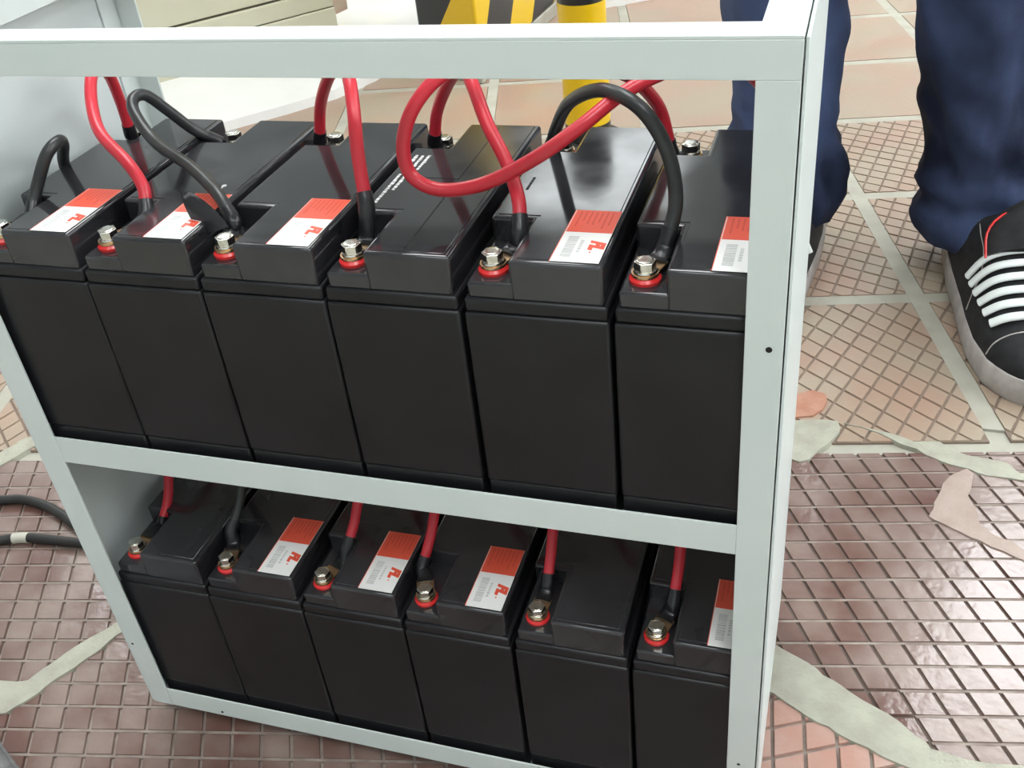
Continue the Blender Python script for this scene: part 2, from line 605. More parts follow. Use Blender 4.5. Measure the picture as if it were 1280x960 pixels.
RX0, RX1, RY0, RY1 = -4.0, 4.0, -3.4, 6.9
tag(struct(MB().box(RX0 - .1, RX0, RY0, RY1, -0.05, CEIL_H).build('wall_left', 'wall')), 'pale painted side wall beyond the cream wall', 'wall')
tag(struct(MB().box(RX1, RX1 + .1, RY0, RY1, -0.05, CEIL_H).build('wall_right', 'wall')), 'pale painted side wall on the person side', 'wall')
tag(struct(MB().box(RX0, RX1, RY1, RY1 + .1, -0.05, CEIL_H).build('wall_back', 'wall')), 'pale painted wall behind the bollard', 'wall')
tag(struct(MB().box(RX0, RX1, RY0 - .1, RY0, -0.05, CEIL_H).build('wall_front', 'wall')), 'pale painted wall behind the viewer', 'wall')
tag(struct(MB().box(RX0, RX1, RY0, RY1, CEIL_H, CEIL_H + .1).build('ceiling', 'ceil')), 'white painted ceiling with light panels', 'ceiling')
for k, (x, y, hx, hy, lm) in enumerate(LAMPS):
    t = empty('ceiling_light', (x, y, CEIL_H))
    tag(t, 'rectangular white light panel fixed under the ceiling', 'ceiling light', 'light panels on the ceiling')
    MB().box(-hx, hx, -hy, hy, -.05, 0).build('housing', 'lampbody', t, bevel=.004)
    MB().box(-hx + .03, hx - .03, -hy + .03, hy - .03, -.058, -.0505).build('diffuser', lm, t)

# unseen window added to light the rack and jeans from the person's side
win = empty('added_window_1', (RX1, 0.9, 1.0))
tag(struct(win), 'tall glowing window added unseen in the side wall', 'window')
WW, WH = 1.7, 1.5
MB().box(-.012, -.006, -WW, WW, 0, WH).build('pane', 'daylight', win)
for y0, y1, z0, z1 in ((-WW - .05, WW + .05, -.05, 0), (-WW - .05, WW + .05, WH, WH + .05), (-WW - .05, -WW, 0, WH), (WW, WW + .05, 0, WH), (-.02, .02, 0, WH)):
    MB().box(-.035, -.001, y0, y1, z0, z1).build('added_window_frame', 'lampbody', win)

# cream wall on the far left, with two steps above the floor
ang = math.atan2(0.785, 0.62)
cw = empty('wall_cream', (-1.380, 1.465, 0), ang)
tag(struct(cw), 'low cream painted wall with stepped base above a white plinth', 'wall')
T1 = 0.40
MB().box(-2.2, T1, 0.012, 0.30, 0.121, 0.62).build('wall_face', 'cream', cw, bevel=.002)
MB().box(-2.2, T1 + .01, -0.004, 0.31, 0.6205, 0.645).build('wall_cap', 'plinth', cw, bevel=.004)
MB().box(-2.2, T1, 0.016, 0.30, 0.116, 0.1212).build('wall_groove', 'gap', cw)
MB().box(-2.2, T1, 0.005, 0.30, 0.079, 0.1165).build('base_board', 'cream', cw, bevel=.002)
MB().box(-2.2, T1, 0.009, 0.30, 0.0765, 0.0795).build('wall_groove', 'gap', cw)
MB().box(-2.2, T1, 0.0, 0.30, GB, 0.077).build('base_board', 'cream', cw, bevel=.002)

# white plinth on the floor in front of the cream wall and around its end
pl = [(-2.60, -0.10), (-1.95, 0.15), (-1.101, 1.242), (-1.031, 1.318), (-0.968, 1.400), (-0.926, 1.506), (-0.90, 1.64), (-0.93, 1.78), (-0.985, 1.932), (-1.06, 2.12), (-1.10, 2.40),
      (-1.30, 2.40), (-1.24, 2.06), (-1.20, 1.98), (-1.28, 1.66), (-1.42, 1.48), (-2.72, 0.0)]
p = MB().prism(pl[::-1], GB, 0.018, shrink(pl[::-1], .004)).build('trim_1', 'plinth')
tag(struct(p), 'low white plinth strip along the cream wall', 'plinth')
pl2 = [(-0.60, 1.98), (-0.42, 2.10), (-0.20, 2.40), (-0.20, 2.75), (-0.75, 2.45)]
p = MB().prism(pl2, GB, 0.02).build('trim_2', 'plinth')
tag(struct(p), 'low white plinth strip behind the yellow bollard', 'plinth')


# ------------------------------------------------------------------ pillar and bollard
def hazard_post(P, dl, wl, dr, wr, h, label):
    t = empty('hazard_post', (P[0], P[1], 0))
    tag(t, label, 'post')
    a = (dl[0] * wl, dl[1] * wl)
    b = (dr[0] * wr, dr[1] * wr)
    poly = [(0, 0), b, (a[0] + b[0], a[1] + b[1]), a]
    if area(poly) < 0:
        poly.reverse()
    MB().prism(poly, 0.03, h).build('post_body', 'hazard', t, bevel=.006)
    MB().prism([(x * 1.01, y * 1.01) for x, y in poly], 0.0, 0.03).build('post_base', 'grout', t, bevel=.003)
    return t


hazard_post((-0.685, 1.492), (-0.94, 0.34), 0.155, (0.063, 0.998), 0.47, 1.1, 'square post painted with yellow and black hazard stripes beside the bollard')
hazard_post((-1.325, 2.10), (-0.94, 0.34), 0.30, (0.063, 0.998), 0.35, 1.1, 'hazard-striped post standing behind the end of the cream wall')

bo = empty('bollard', (-0.404, 1.225, 0))
tag(bo, 'round yellow and black banded bollard behind the battery rack', 'bollard')
o = MB().lathe((0, 0), [(.039, -0.029), (.039, 0.79)], 32).build('bollard_post', 'pole', bo, smooth=True)
o.location = (0, 0, 0.035)
MB().lathe((0, 0), [(.0396, .815), (.0396, .955), (.036, .968), (.02, .978), (.001, .981)], 32).build('bollard_cap', 'rubber', bo, smooth=True)
MB().lathe((0, 0), [(.062, 0.0), (.062, .004), (.06, .006)], 32).build('base_plate', 'rubber', bo, smooth=True)


# ------------------------------------------------------------------ the rack
rack = empty('battery_rack', (-0.239, 0.1065, 0))
tag(rack, 'pale grey-green painted steel rack with two open trays of batteries', 'rack')


def rk(mb, name, m='steel', bevel=.0003):
    mb.v = [(x + 0.239, y - 0.1065, z) for x, y, z in mb.v]
    return mb.build(name, m, rack, bevel=bevel)


XL, A, TH, DP, ZT = -0.478, 0.0178, 0.0016, 0.213, 0.551
for y0, y1, s in ((0, TH, 1), (DP - TH, DP, -1)):
    for x0, x1, xs0, xs1 in ((XL, XL + A, XL, XL + TH), (-A, 0, -TH, 0)):
        m = MB().box(x0, x1, y0, y1, 0.015, ZT - A)
        if s > 0:
            m.box(xs0, xs1, y1, y1 + A, 0.015, ZT - A)
        else:
            m.box(xs0, xs1, y0 - A, y0, 0.015, ZT - A)
        rk(m, 'upright')
    yy = (0, .0188) if s > 0 else (DP - .0188, DP)
    m = MB().box(XL, 0, y0, y1, ZT - A, ZT - TH)
    m.box(XL, 0, yy[0], yy[1], ZT - TH, ZT)
    rk(m, 'top_rail')
    m = MB().box(XL + A, -A, y0 + (.0002 if s > 0 else 0), y1 - (.0002 if s < 0 else 0), 0.271, 0.292)
    rk(m, 'shelf_rail')
    m = MB().box(XL + A, -A, y0 + (.0002 if s > 0 else 0), y1 - (.0002 if s < 0 else 0), 0.015, 0.0348)
    rk(m, 'bottom_rail')
for x0, x1 in ((XL, XL + A), (-A, 0)):
    rk(MB().box(x0, x1, .0189, DP - .0189, ZT - A, ZT), 'side_rail')
rk(MB().box(XL + TH, -TH, TH + .0001, DP - TH, 0.2712, 0.2738), 'tray')
rk(MB().box(XL + TH, -TH, TH + .0001, DP - TH, 0.0148, 0.0158), 'tray')
rk(MB().box(XL - .0016, XL - .0001, 0.0004, DP, 0.016, ZT - .001), 'side_panel', 'panel', .0003)
rk(MB().box(.0007, .0022, 0.0002, DP, 0.016, ZT - .0005), 'side_panel', 'panel', .0003)
for x, y in ((-0.431, .020), (-0.045, .020), (-0.431, DP - .02), (-0.045, DP - .02)):
    rk(MB().lathe((x, y), [(.006, 0.0), (.0065, .004), (.0035, .0075), (.0035, .0147)], 16), 'foot', 'steel', 0)
for x, z in ((-0.0065, 0.406), (-0.413, 0.0195), (-0.0103, 0.084), (-0.4735, 0.086)):
    m = MB()
    n = 14
    r = .0016 if z > .2 else .0011
    ring = [(x + r * math.cos(2 * math.pi * i / n), -0.00012, z + r * math.sin(2 * math.pi * i / n)) for i in range(n)]
    ring2 = [(a, 0.0010, c) for a, b, c in ring]
    m.rings([ring, ring2])
    rk(m, 'screw_hole', 'hole', 0)


# ------------------------------------------------------------------ batteries
def text_mesh(txt, size, shear=0.25, bold=0.0):
    cu = bpy.data.curves.new('logo_text', 'FONT')
    cu.body = txt
    cu.size = size
    cu.shear = shear
    cu.offset = bold
    cu.space_character = 0.92
    to = bpy.data.objects.new('logo_text', cu)
    COL.objects.link(to)
    dg = bpy.context.evaluated_depsgraph_get()
    me = bpy.data.meshes.new_from_object(to.evaluated_get(dg))
    bpy.data.objects.remove(to)
    return me


LOGO = text_mesh('FL', 0.0098, 0.3, 0.00075)
LOGO.materials.clear()
LOGO.materials.append(M['red'])
BW, BD, BH = 0.0755, 0.179, 0.167


def L_outline(x0, x1, y0, y1, nx, nf, nb):
    """lid outline with a notch at the front and the rear of its terminal side"""
    return [(nx, y0), (x1, y0), (x1, y1), (nx, y1), (nx, nb), (x0, nb), (x0, nf), (nx, nf)]


def make_battery(label=True, print_text=False):
    b = empty('battery')
    cs = MB()
    cs.box(.0008, BW - .0008, .0008, BD - .0008, 0, .0245)
    cs.build('case_foot', 'case', b, bevel=.0012)
    MB().box(0, BW, 0, BD, .0246, .1365).build('case', 'case', b, bevel=.0016)
    MB().box(.0006, BW - .0006, .0006, BD - .0006, .1366, .1448).build('lid_rim', 'case', b, bevel=.0016)
    MB().box(.0024, BW - .0029, .0025, BD - .0025, .1440, .1532).build('lid_base', 'lid', b, bevel=.0014)
    out = L_outline(.0022, BW - .0026, .0022, BD - .0022, .0255, .0485, BD - .0415)
    MB().prism(out, .1436, BH - .0004).build('lid', 'lid', b, bevel=.0020, seg=3)
    inn = L_outline(.0055, BW - .0058, .0055, BD - .0055, .0290, .0520, BD - .0450)
    MB().prism(inn, BH - .0012, BH).build('lid_cover', 'lid', b, bevel=.0003, seg=1)
    for ty in (.016, .160):
        seal = MB().lathe((.013, ty), [(.0078, .1530), (.0080, .1548), (.0068, .1562), (.0040, .1564)], 24).build('terminal_seal', 'seal', b, smooth=True)
        ws = MB().lathe((.013, ty), [(.0056, .1581), (.0059, .1585), (.0056, .1592)], 20)
        ws.lathe((.013, ty), [(.0040, .1560), (.0040, .1582)], 16)
        ws.build('washer', 'zinc', seal, smooth=True)
        hd = MB().cyl((.013, ty), .0056, .0056, .1592, .1640, 6, 0.35)
        hd.lathe((.013, ty), [(.0046, .1640), (.0038, .1646), (.0010, .1645)], 12)
        hd.build('bolt', 'zinc', seal, bevel=.0004)
    if label:
        lx0, lx1, ly0, ly1, ls = .0465, .0708, .0042, .0598, .0352
        zz = BH
        st = MB().box(lx0, lx1, ly0, ly1, zz, zz + .00018).build('sticker', 'white', b)
        MB().box(lx0 + .0004, lx1 - .0001, ls, ly1 - .0001, zz + .0001, zz + .0003).build('sticker_header', 'red', st)
        MB().box(lx0 - .0004, lx0, ly0, ly1, zz, zz + .00024).build('sticker_edge', 'red', st)
        tx = MB()
        rr = random.Random(3)
        for k in range(7):
            x = lx0 + .0032 + k * .0028
            y = ly1 - .0020
            end = ls + rr.uniform(.004, .012)
            while y > end:
                l = rr.uniform(.0009, .0022)
                tx.box(x, x + .0009, max(end, y - l), y, zz + .0003, zz + .00036)
                y -= l + .0006
        tx.build('header_print', 'dred', st)
        bc = MB()
        y = ly0 + .0050
        while y < ls - .0055:
            t = rr.choice((.0005, .0008, .0013))
            bc.box(lx0 + .0035, lx0 + .0088, y, y + t, zz + .00018, zz + .00028)
            y += t + rr.choice((.0004, .0007))
        y = ly0 + .0100
        while y < ls - .008:
            l = rr.uniform(.0010, .0022)
            bc.box(lx0 + .0105, lx0 + .0122, y, y + l, zz + .00018, zz + .00028)
            y += l + .0008
        bc.build('barcode', 'grey', st)
        lg = bpy.data.objects.new('logo', LOGO)
        COL.objects.link(lg)
        lg.parent = st
        lg.location = (lx1 - .0080, ls - .0085, zz + .00030)
        lg.rotation_euler = (0, 0, -math.pi / 2)
        MB().cyl((lx1 - .0068, ls - .0205), .0006, .0006, zz + .00018, zz + .0003, 8).build('logo_dot', 'red', st)
    if print_text:
        tx = MB()
        rr = random.Random(11)
        for x, ya, yb in ((.0085, .058, .124), (.0125, .075, .124), (.0165, .103, .124)):
            y = ya
            while y < yb:
                l = rr.uniform(.0012, .0034)
                if not (.096 < y < .101):
                    tx.box(x, x + rr.uniform(.0016, .0022), y, min(y + l, yb), BH, BH + .00012)
                y += l + .0008
        tx.build('lid_print', 'wprint', b)
        sm = MB()
        sm.box(.0470, .0474, .008, .170, BH, BH + .00015)
        sm.box(.0255, .0474, .0925, .0929, BH, BH + .00015)
        sm.build('lid_seam', 'hole', b)
    return b


off = [1.0, 0.0, -0.5, -1.0, 0.2, 1.0]
X0 = -0.4671
bat_l = make_battery(True)
bat_p = make_battery(False)
bat_t = make_battery(False, True)
ORD = ['sixth from the person', 'fifth from the person', 'fourth from the person', 'third from the person', 'second from the person', 'beside the person']
TOP = [bat_l, bat_l, bat_l, bat_t, bat_l, bat_l]
LOW = [bat_p, bat_l, bat_l, bat_l, bat_p, bat_l]
used = set()
BATS = {}
for row, (src, zb, nm) in enumerate(((TOP, 0.2740, 'upper'), (LOW, 0.0160, 'lower'))):
    for i in range(6):
        s = src[i]
        if s.name in used:
            b = copy_tree(s)
        else:
            used.add(s.name)
            b = s
        b.location = (X0 + .077 * i + off[i] * mm + (.0018 if row else 0), 0.005, zb)
        look = {'l': 'with red and white sticker', 'p': 'without any sticker', 't': 'with white print on its lid'}['l' if s is bat_l else ('t' if s is bat_t else 'p')]
        tag(b, 'black battery %s, %s tray, %s' % (look, nm, ORD[i]), 'battery', 'batteries in the %s tray' % nm)
        BATS[(row, i)] = b
# a faint moulded mark on one lid
mk = MB()
cx, cy = .0585, .0715
mk.lathe((cx, cy), [(.0016, BH), (.0016, BH + .00012)], 14)
mk.box(cx - .002, cx + .002, cy - .0062, cy - .0052, BH, BH + .00012)
mk.box(cx - .0006, cx + .0006, cy - .0052, cy - .0018, BH, BH + .00012)
mk.build('lid_mark', 'grey', BATS[(0, 1)])
mk = MB()
for k in range(5):
    mk.box(.0118, .0134, .082 + k * .0034, .0846 + k * .0034, BH, BH + .00012)
mk.build('lid_mark', 'hole', BATS[(0, 4)])


# ------------------------------------------------------------------ cables
def W(p):
    return Vector((p[0] * mm, p[1] * mm, (p[2] + 551) * mm))


def bolt_at(row, i, rear):
    b = BATS[(row, i)].location
    return Vector((b.x + .013, b.y + (.160 if rear else .016), b.z + .1572))


def cable(pts, ends, m, label, r=.0037, torn=False):
    """ends: list of (position on path 'start'/'end', bolt location or None)"""
    pts = [Vector(p) for p in pts]
    t = empty('battery_cable', (pts[0].x, pts[0].y, pts[0].z))
    O = Vector(t.location)
    tag(t, label, 'cable', 'cables joining the batteries')
    path = spline([p - O for p in pts], 8)
    MB().tube(path, r, 14).build('insulation', m, t, smooth=True, angle=80)
    for which, bl in ends:
        if bl is None:
            continue
        B = bl - O
        a = path[0] if which == 'start' else path[-1]
        b = path[3] if which == 'start' else path[-4]
        dirn = (a - b).normalized()
        # copper lug: eye on the bolt and a tongue towards the cable
        d = Vector((a.x - B.x, a.y - B.y, 0))
        ln = d.length
        d.normalize()
        s = Vector((-d.y, d.x, 0))
        lg = MB()
        eye = [(B.x + .0068 * math.cos(k * math.pi / 8), B.y + .0068 * math.sin(k * math.pi / 8)) for k in range(16)]
        lg.prism(eye, B.z - .0006, B.z + .0008)
        e = B + d * min(ln * 0.55, .014)
        q = [B + s * .0058, B - s * .0058, e - s * .0058, e + s * .0058]
        poly = [(v.x, v.y) for v in q]
        if area(poly) < 0:
            poly.reverse()
        lg.prism(poly, B.z - .0006, B.z + .0008)
        lg.build('lug', 'copper', t)
        # heat-shrink sleeve from the lug up over the end of the cable
        mid = a + dirn * .004
        sp = spline([e - d * .003 + Vector((0, 0, .0010)), e + d * .004 + Vector((0, 0, .0016)), mid, a - dirn * .005], 6)
        rs = [.0056 + (.0042 - .0056) * k / (len(sp) - 1) for k in range(len(sp))]
        n = len(sp)
        sl = MB()
        rings = []
        nrm = Vector((0, 0, 1))
        for k, p in enumerate(sp):
            tt = (sp[min(k + 1, n - 1)] - sp[max(k - 1, 0)]).normalized()
            nn = (nrm - tt * nrm.dot(tt))
            if nn.length < 1e-4:
                nn = Vector((0, 1, 0))
            nn.normalize()
            bi = tt.cross(nn)
            fl_ = .25 + .75 * min(1.0, max(0.0, (k / (n - 1) - .15) / .5))
            rings.append([tuple(p + bi * (rs[k] * math.cos(2 * math.pi * u / 14)) + nn * (rs[k] * fl_ * math.sin(2 * math.pi * u / 14))) for u in range(14)])
        sl.rings(rings)
        so = sl.build('sleeve', 'shrink', t, smooth=True, angle=80)
        if torn and which == 'start':
            fp = MB()
            c = e + Vector((-.006, -.001, .003))
            rows = []
            for k in range(7):
                v = k / 6
                p = c + Vector((-.004 - .014 * v, .004 * v, .002 + .026 * v - .007 * v * v))
                wv = .0105 * (1 - .8 * v * v)
                rows.append([tuple(p + Vector((-wv, 0, .003 * v))), tuple(p + Vector((0, -.0025, -.001))), tuple(p + Vector((wv, .001, .001))), tuple(p + Vector((0, .0006, .0008)))])
            fp.rings(rows)
            fp.build('torn_tape', 'shrink', t, smooth=True, angle=70)
    return t


C1 = [(-449, 45, -116), (-448, 52, -107), (-440, 62, -88), (-439, 75, -84), (-449, 88, -92), (-462, 97, -108), (-468.5, 103, -132), (-469, 106, -180), (-469, 108, -265)]
C2 = [(-366, 45, -111), (-369, 52, -101), (-381, 60, -90), (-406, 75, -79), (-419, 90, -68), (-426, 105, -56), (-431, 120, -53), (-437, 135, -64), (-444, 146, -86), (-449, 152, -108)]
C3 = [(-308, 42, -112), (-321, 53, -103), (-350, 75, -98), (-385, 95, -92), (-406, 110, -80), (-412, 120, -74), (-410, 130, -75), (-404, 139, -88), (-396, 148, -104), (-386, 154, -114)]
C4 = [(-223, 44, -100), (-228, 55, -77), (-231, 65, -58), (-238, 80, -46), (-251, 100, -45), (-274, 125, -60), (-297, 148, -87), (-306, 155, -111)]
C5 = [(-137, 42, -108), (-139, 50, -98), (-148, 64, -85), (-161, 76, -68), (-172, 90, -52), (-184, 108, -49), (-203, 132, -67), (-219, 148, -90), (-226, 155, -110)]
C6 = [(-79, 156, -112), (-83, 150, -88), (-89, 135, -70), (-94, 120, -58), (-108, 95, -42), (-137, 80, -34), (-162, 68, -33), (-178, 58, -38), (-191, 50, -52), (-197, 46, -70),
      (-194, 45, -85), (-179, 45, -92), (-155, 46, -88), (-127, 48, -74), (-105, 60, -61), (-90, 75, -52), (-73, 88, -46), (-52, 100, -42), (-33, 128, -58), (-20, 150, -82), (-12, 205, -110), (-12, 240, -150)]
C7 = [(-61, 44, -112), (-58, 50, -97), (-61, 55, -78), (-69, 58, -61), (-81, 62, -50), (-101, 80, -51), (-126, 113, -70), (-143, 142, -96), (-150, 153, -112)]
cable([W(p) for p in C1], [('start', bolt_at(0, 0, False))], 'blkc', 'black cable looping up beside the rack side panel and down into the gap')
cable([W(p) for p in C2], [('start', bolt_at(0, 1, False)), ('end', bolt_at(0, 0, True))], 'redc', 'red cable in a narrow loop over the two upper batteries farthest from the person')
cable([W(p) for p in C3], [('start', bolt_at(0, 2, False)), ('end', bolt_at(0, 1, True))], 'blkc', 'black cable with torn tape at its lug, rising in an S over a lid', torn=True)
cable([W(p) for p in C4], [('start', bolt_at(0, 3, False)), ('end', bolt_at(0, 2, True))], 'redc', 'straight rising red cable bolted to the battery with white lid print')
cable([W(p) for p in C5], [('start', bolt_at(0, 4, False)), ('end', bolt_at(0, 3, True))], 'redc', 'red cable passing behind the big red loop down to a front terminal')
cable([W(p) for p in C6], [('start', bolt_at(0, 5, True))], 'redc', 'long red cable forming the big hanging loop in front of the lids')
cable([W(p) for p in C7], [('start', bolt_at(0, 5, False)), ('end', bolt_at(0, 4, True))], 'blkc', 'black cable arching high in front of the yellow bollard')
LOWC = [('redc', (-449, 50, -378), (-447, 62, -364)), ('blkc', (-382, 46, -366), (-380, 60, -352)), ('redc', (-289, 46, -366), (-286, 60, -350)), ('redc', (-232, 44, -372), (-228, 62, -349)),
        ('redc', (-143, 44, -371), (-143, 62, -349)), ('redc', (-59, 44, -368), (-58, 62, -347))]
LD = ['farthest from the person in jeans', 'fifth from the person in jeans', 'fourth from the person in jeans', 'third from the person in jeans', 'second from the person in jeans',
      'nearest the person in jeans']
for i, (m, a, b) in enumerate(LOWC):
    e = bolt_at(1, max(i - 1, 0), True)
    pts = [W(a), W(b), W((b[0] - 4, b[1] + 24, b[2] + 24))]
    if i == 0:
        pts += [W((b[0] - 4, 120, b[2] + 24)), W((b[0] - 2, 185, -366)), W((-452, 196, -430)), W((-452, 198, -500))]
        ends = [('start', bolt_at(1, 0, False))]
    else:
        pts += [W(((a[0] + e.x * 1000) / 2, 115, -322)), Vector((e.x + .006, e.y - .018, e.z + .028)), Vector((e.x + .002, e.y - .010, e.z + .012))]
        ends = [('start', bolt_at(1, i, False)), ('end', e)]
    cable(pts, ends, m, '%s cable over the lower batteries, bolted to the battery %s' % ('red' if m == 'redc' else 'black', LD[i]), .0036)

# ------------------------------------------------------------------ cables lying on the floor by the rack, bag
fc = [((-1100, 150), (-960, 178), (-860, 190), (-806, 198), (-780, 204), (-746, 200), (-716, 190), (-680, 178), (-620, 190), (-560, 240), (-530, 340), (-520, 480)),
      ((-1100, 60), (-900, 96), (-800, 128), (-762, 144), (-740, 153), (-712, 156), (-676, 158), (-600, 165), (-540, 215), (-505, 330), (-495, 480))]
for k, f in enumerate(fc):
    r = .0050
    pts = spline([(x * mm, y * mm, r + .0004) for x, y in f], 8)
    t = empty('floor_cable', (f[0][0] * mm, f[0][1] * mm, 0))
    O = Vector(t.location)
    tag(t, ['plain black cable lying on the red tiles beside the rack', 'black cable with a band of pale tape lying beside the rack'][k], 'cable')
    MB().tube([p - O for p in pts], r, 12).build('cable_sheath', 'rubber', t, smooth=True, angle=80)
    if k:
        q = [p - O for p in pts if -0.748 < p.x < -0.732]
        q = spline([(-0.748, .1502, r), (-0.740, .153, r), (-0.732, .1543, r)], 4)
        MB().tube([Vector(p) - O for p in q], r + .0006, 12).build('tape_band', 'tape', t, smooth=True, angle=80)
bg = empty('tool_bag', (-0.632, -0.114, 0), math.atan2(-29, 56))
tag(bg, 'worn dark grey canvas bag lying on the red tiles', 'bag')
o = MB().box(-.14, .14, -.10, .065, 0.001, .035).build('bag_body', 'bag', bg, bevel=.012, seg=4)
MB().tube([(-.13, .066, .012), (.13, .066, .012)], .0022, 8).build('seam', 'bag', bg, smooth=True)


# ------------------------------------------------------------------ the person behind the rack
person = empty('person', (0.06, 0.87, 0))
tag(person, 'person in dark blue jeans and black sneakers standing behind the rack', 'person')
PO = Vector(person.location)


def leg_rings(path, n=40, seed=0.0):
    """path: list of (x, y, z, rx, ry); finely resampled with cloth folds"""
    rings = []
    keys = path
    zs = []
    steps = []
    for a, b in zip(keys[:-1], keys[1:]):
        k = max(2, int(abs(b[2] - a[2]) / 0.008))
        for s in range(k):
            t = s / k
            t2 = t * t * (3 - 2 * t)
            steps.append([a[q] + (b[q] - a[q]) * (t if q == 2 else t2) for q in range(5)])
    steps.append(list(keys[-1]))
    for x, y, z, rx, ry in steps:
        ring = []
        for i in range(n):
            th = 2 * math.pi * i / n
            c, s = math.cos(th), math.sin(th)
            fold = noise.noise(Vector((c * 1.4 + seed, s * 1.4, z * 9 + c * 1.5))) * 0.015
            fold += noise.noise(Vector((c * 2.5 + seed, s * 2.5 + 4, z * 26 + c * 2))) * (0.012 if z < 0.22 else 0.006)
            ring.append((x + c * (rx + fold) - PO.x, y + s * (ry + fold) - PO.y, z))
        rings.append(ring)
    return rings


LEGR = [(.195, .862, .066, .060, .062), (.192, .858, .050, .074, .080), (.192, .856, .060, .080, .086), (.190, .856, .078, .084, .088), (.190, .858, .100, .074, .080), (.186, .862, .118, .084, .087),
        (.182, .866, .150, .074, .084), (.178, .870, .200, .078, .090), (.172, .875, .280, .085, .098), (.165, .880, .42, .090, .102), (.150, .880, .52, .092, .100), (.135, .885, .75, .100, .108), (.120, .89, .92, .095, .115)]
LEGL = [(-.048, .872, .066, .055, .060), (-.048, .868, .058, .064, .076), (-.047, .866, .072, .070, .082), (-.046, .866, .095, .074, .084), (-.048, .868, .120, .072, .080), (-.052, .870, .145, .070, .078), (-.058, .872, .175, .060, .076),
        (-.064, .874, .24, .064, .082), (-.068, .878, .32, .070, .090), (-.066, .88, .42, .080, .096), (-.056, .88, .52, .084, .096), (-.040, .885, .75, .096, .106), (-.010, .89, .92, .095, .115)]
jm = MB()
jm.rings(leg_rings(LEGR, seed=1.3))
jm.rings(leg_rings(LEGL, seed=5.1))
hips = []
for z, rx, ry in ((.80, .150, .10), (.84, .182, .118), (.92, .185, .125), (.98, .172, .118), (1.03, .160, .108)):
    hips.append([(.055 + math.cos(2 * math.pi * i / 40) * rx - PO.x, .89 + math.sin(2 * math.pi * i / 40) * ry - PO.y, z) for i in range(40)])
jm.rings(hips)
jm.build('jeans', 'denim', person, smooth=True, angle=80)


# upper body, out of the picture but mirrored in the lids
def skin_mesh(name, verts, edges, radii, m, sub=2):
    me = bpy.data.meshes.new(name)
    me.from_pydata([tuple(Vector(v) - PO) for v in verts], edges, [])
    me.materials.append(M[m])
    o = bpy.data.objects.new(name, me)
    COL.objects.link(o)
    o.parent = person
    sk = o.modifiers.new('skin', 'SKIN')
    for d, r in zip(me.skin_vertices[0].data, radii):
        d.radius = r if isinstance(r, tuple) else (r, r)
    me.skin_vertices[0].data[0].use_root = True
    sk.use_smooth_shade = True
    sb = o.modifiers.new('sub', 'SUBSURF')
    sb.levels = sub
    sb.render_levels = sub
    return o


skin_mesh('shirt', [(.055, .89, .99), (.055, .89, 1.15), (.055, .885, 1.32), (.055, .885, 1.42), (-.13, .885, 1.40), (-.19, .87, 1.15), (.24, .885, 1.40), (.30, .87, 1.15)],
          [(0, 1), (1, 2), (2, 3), (3, 4), (4, 5), (3, 6), (6, 7)], [(.17, .12), (.165, .12), (.19, .125), (.09, .09), .062, .052, .062, .052], 'shirt')
hd = [(.055, .875, 1.42), (.055, .87, 1.50), (.055, .85, 1.58), (.055, .855, 1.68), (.055, .865, 1.73),
      (-.195, .865, 1.14), (-.215, .81, .93), (-.215, .795, .88), (-.215, .78, .80), (-.23, .80, .80), (-.20, .77, .81), (-.19, .765, .86)]
skin_mesh('body', [hd[0], hd[1], hd[2], hd[3], hd[4]], [(0, 1), (1, 2), (2, 3), (3, 4)], [.055, .055, (.078, .092), (.080, .098), (.05, .06)], 'skin')
for sx in (-1, 1):
    bx_ = .055 + sx * .27
    arm = [(.055 + sx * .248, .868, 1.16), (bx_, .82, .94), (bx_, .80, .87), (bx_ - .02, .79, .80), (bx_ - .007, .78, .785), (bx_ + .007, .785, .785), (bx_ + .02, .80, .795), (bx_ - sx * .03, .775, .84)]
    skin_mesh('forearm', arm, [(0, 1), (1, 2), (2, 3), (2, 4), (2, 5), (2, 6), (2, 7)], [.042, .030, (.034, .018), .009, .009, .009, .008, .010], 'skin')
hr = MB()
hr.rings([[(.055 + math.cos(2 * math.pi * i / 24) * r - PO.x, .872 + math.sin(2 * math.pi * i / 24) * r * 1.15 - PO.y, z) for i in range(24)] for r, z in ((.083, 1.64), (.088, 1.68), (.080, 1.73), (.05, 1.765), (.01, 1.775))])
hr.build('hair', 'hair', person, smooth=True)


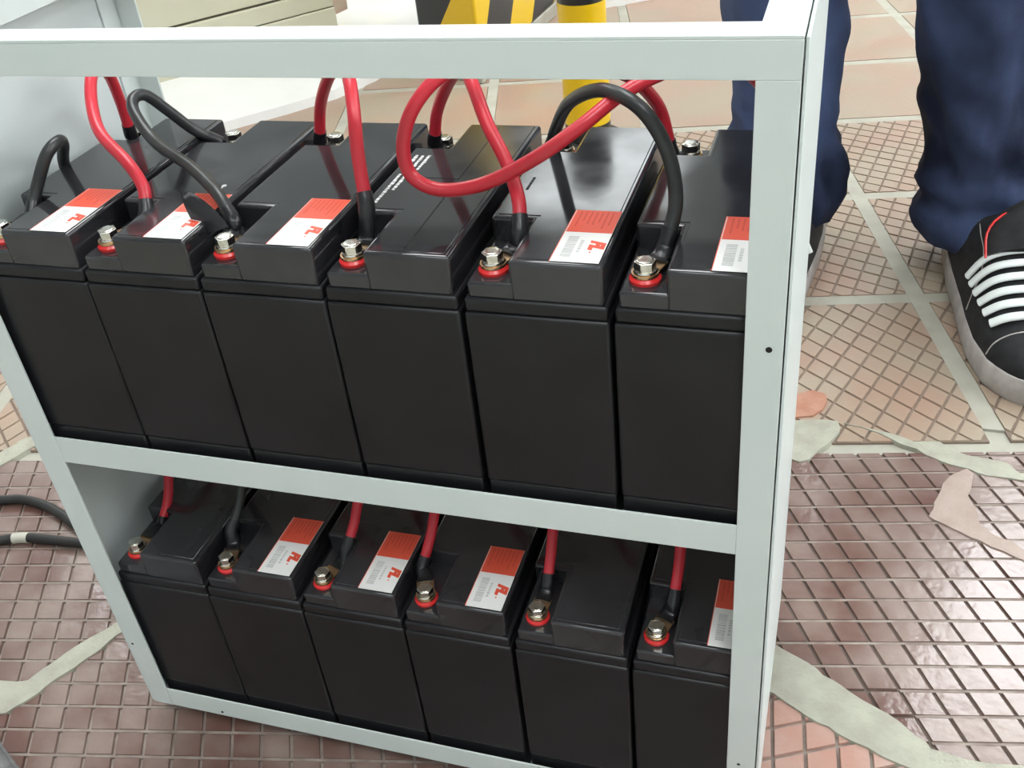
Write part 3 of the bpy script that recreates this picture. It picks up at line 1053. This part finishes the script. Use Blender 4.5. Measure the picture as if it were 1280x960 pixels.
def shoe(heel, toe, width, seed):
    """skate shoe; local frame: origin at the heel, +u towards the toe"""
    t = empty('sneaker', (heel[0] - PO.x, heel[1] - PO.y, 0))
    t.parent = person
    d = Vector((toe[0] - heel[0], toe[1] - heel[1], 0))
    LN = d.length
    t.rotation_euler = (0, 0, math.atan2(d.y, d.x))
    K = [(0.0, .10), (.03, .32), (.08, .40), (.20, .44), (.35, .47), (.50, .48), (.65, .50), (.76, .50), (.86, .455), (.93, .37), (.975, .25), (1.0, .08)]

    def hw(u):
        for (a, wa), (b, wb) in zip(K[:-1], K[1:]):
            if a <= u <= b:
                s = (u - a) / (b - a)
                s = s * s * (3 - 2 * s) if 0.05 < u < .9 else s
                return width * (wa + (wb - wa) * s)
        return 0.01
    us = [0, .015, .04, .08, .14, .22, .32, .42, .5, .58, .66, .74, .81, .87, .92, .955, .98, .993, 1.0]
    L = [(u * LN, hw(u)) for u in us] + [(u * LN, -hw(u)) for u in us[::-1]]
    L = L[::-1]
    sl = MB()
    SH = .030
    sl.rings([[(x * 0.99 + .0015, y * .96, 0.0) for x, y in L], [(x, y, .006) for x, y in L], [(x, y, SH - .004) for x, y in L], [(x * .995 + .001, y * .97, SH) for x, y in L]])
    sl.build('sole', 'sole', t, smooth=True, angle=50)
    HT = [(0.0, .02), (.015, .052), (.06, .068), (.2, .074), (.34, .080), (.50, .074), (.60, .064), (.70, .053), (.80, .043), (.88, .035), (.94, .025), (.98, .014), (1.0, .003)]

    def ht(u):
        for (a, wa), (b, wb) in zip(HT[:-1], HT[1:]):
            if a <= u <= b:
                s = (u - a) / (b - a)
                return wa + (wb - wa) * s
        return .003

    def surf(u, ph, lift=0.0):
        wv = hw(u) * .95
        h = ht(u)
        c, s = math.cos(ph), math.sin(ph)
        sx = math.copysign(abs(c) ** .72, c)
        return Vector((u * LN * .985 + .002, sx * (wv + lift), SH - .004 + (abs(s) ** .85) * (h + lift)))
    up = MB()
    rings = []
    for u in [0.004, .02, .05, .1, .16, .22, .28, .34, .4, .46, .52, .58, .64, .7, .76, .82, .87, .91, .945, .97, .985, .996]:
        rings.append([tuple(surf(u, math.pi * k / 22)) for k in range(23)])
    up.rings(rings)
    upper = up.build('upper', 'suede', t, smooth=True, angle=70)
    # seams of the side panel and toe cap
    st = MB()
    for sgn in (0, 1):
        q = [surf(u, (math.pi * sgn) + (1 if sgn == 0 else -1) * a, .0006) for u, a in ((.30, 1.05), (.40, .95), (.50, .90), (.58, .75), (.62, .45), (.63, .15))]
        st.tube(spline(q, 5), .0006, 6)
    st.tube(spline([surf(.86, .15 + a * (math.pi - .3) / 8, .0004) for a in range(9)], 3), .0008, 6)
    st.build('stitching', 'sole', upper, smooth=True)
    # laces
    for k in range(6):
        u = .54 + k * .052
        a0 = .46 + .05 * k
        q = [surf(u + .010 * math.cos(v), math.pi / 2 + (v) * (math.pi / 2 - a0) / 1.57, .0035) for v in (-1.57, -1.0, -.5, 0, .5, 1.0, 1.57)]
        MB().tube(spline(q, 4), .0070, 10, flat=.5).build('lace', 'lace', t, smooth=True, angle=80)
    # padded tongue with a red edge
    tg = MB()
    rows = []
    edge = []
    for k in range(9):
        v = k / 8
        u = .55 - .09 * v
        wv = .048 * math.sqrt(max(0.02, 1 - max(0, (v - .35) / .68) ** 2))
        z0 = SH + .072 + .044 * v
        ring = []
        for q in range(16):
            th = 2 * math.pi * q / 16
            ring.append((u * LN + .009 * math.sin(th), wv * math.cos(th), z0 - .010 * (math.cos(th) ** 2) + .004 * math.sin(th)))
        rows.append(ring)
        edge.append((u * LN + .008, wv, z0 - .009))
    tg.rings(rows)
    tng = tg.build('tongue', 'suede', t, smooth=True, angle=80)
    full = edge + [(x, -y, z) for x, y, z in edge[::-1]]
    MB().tube(full, .0013, 8).build('tongue_trim', 'seal', tng, smooth=True)
    return t


shoe((0.200, 0.905), (0.246, 0.542), 0.134, 1)
shoe((-0.035, 0.915), (-0.085, 0.600), 0.110, 2)

bpy.context.view_layer.update()
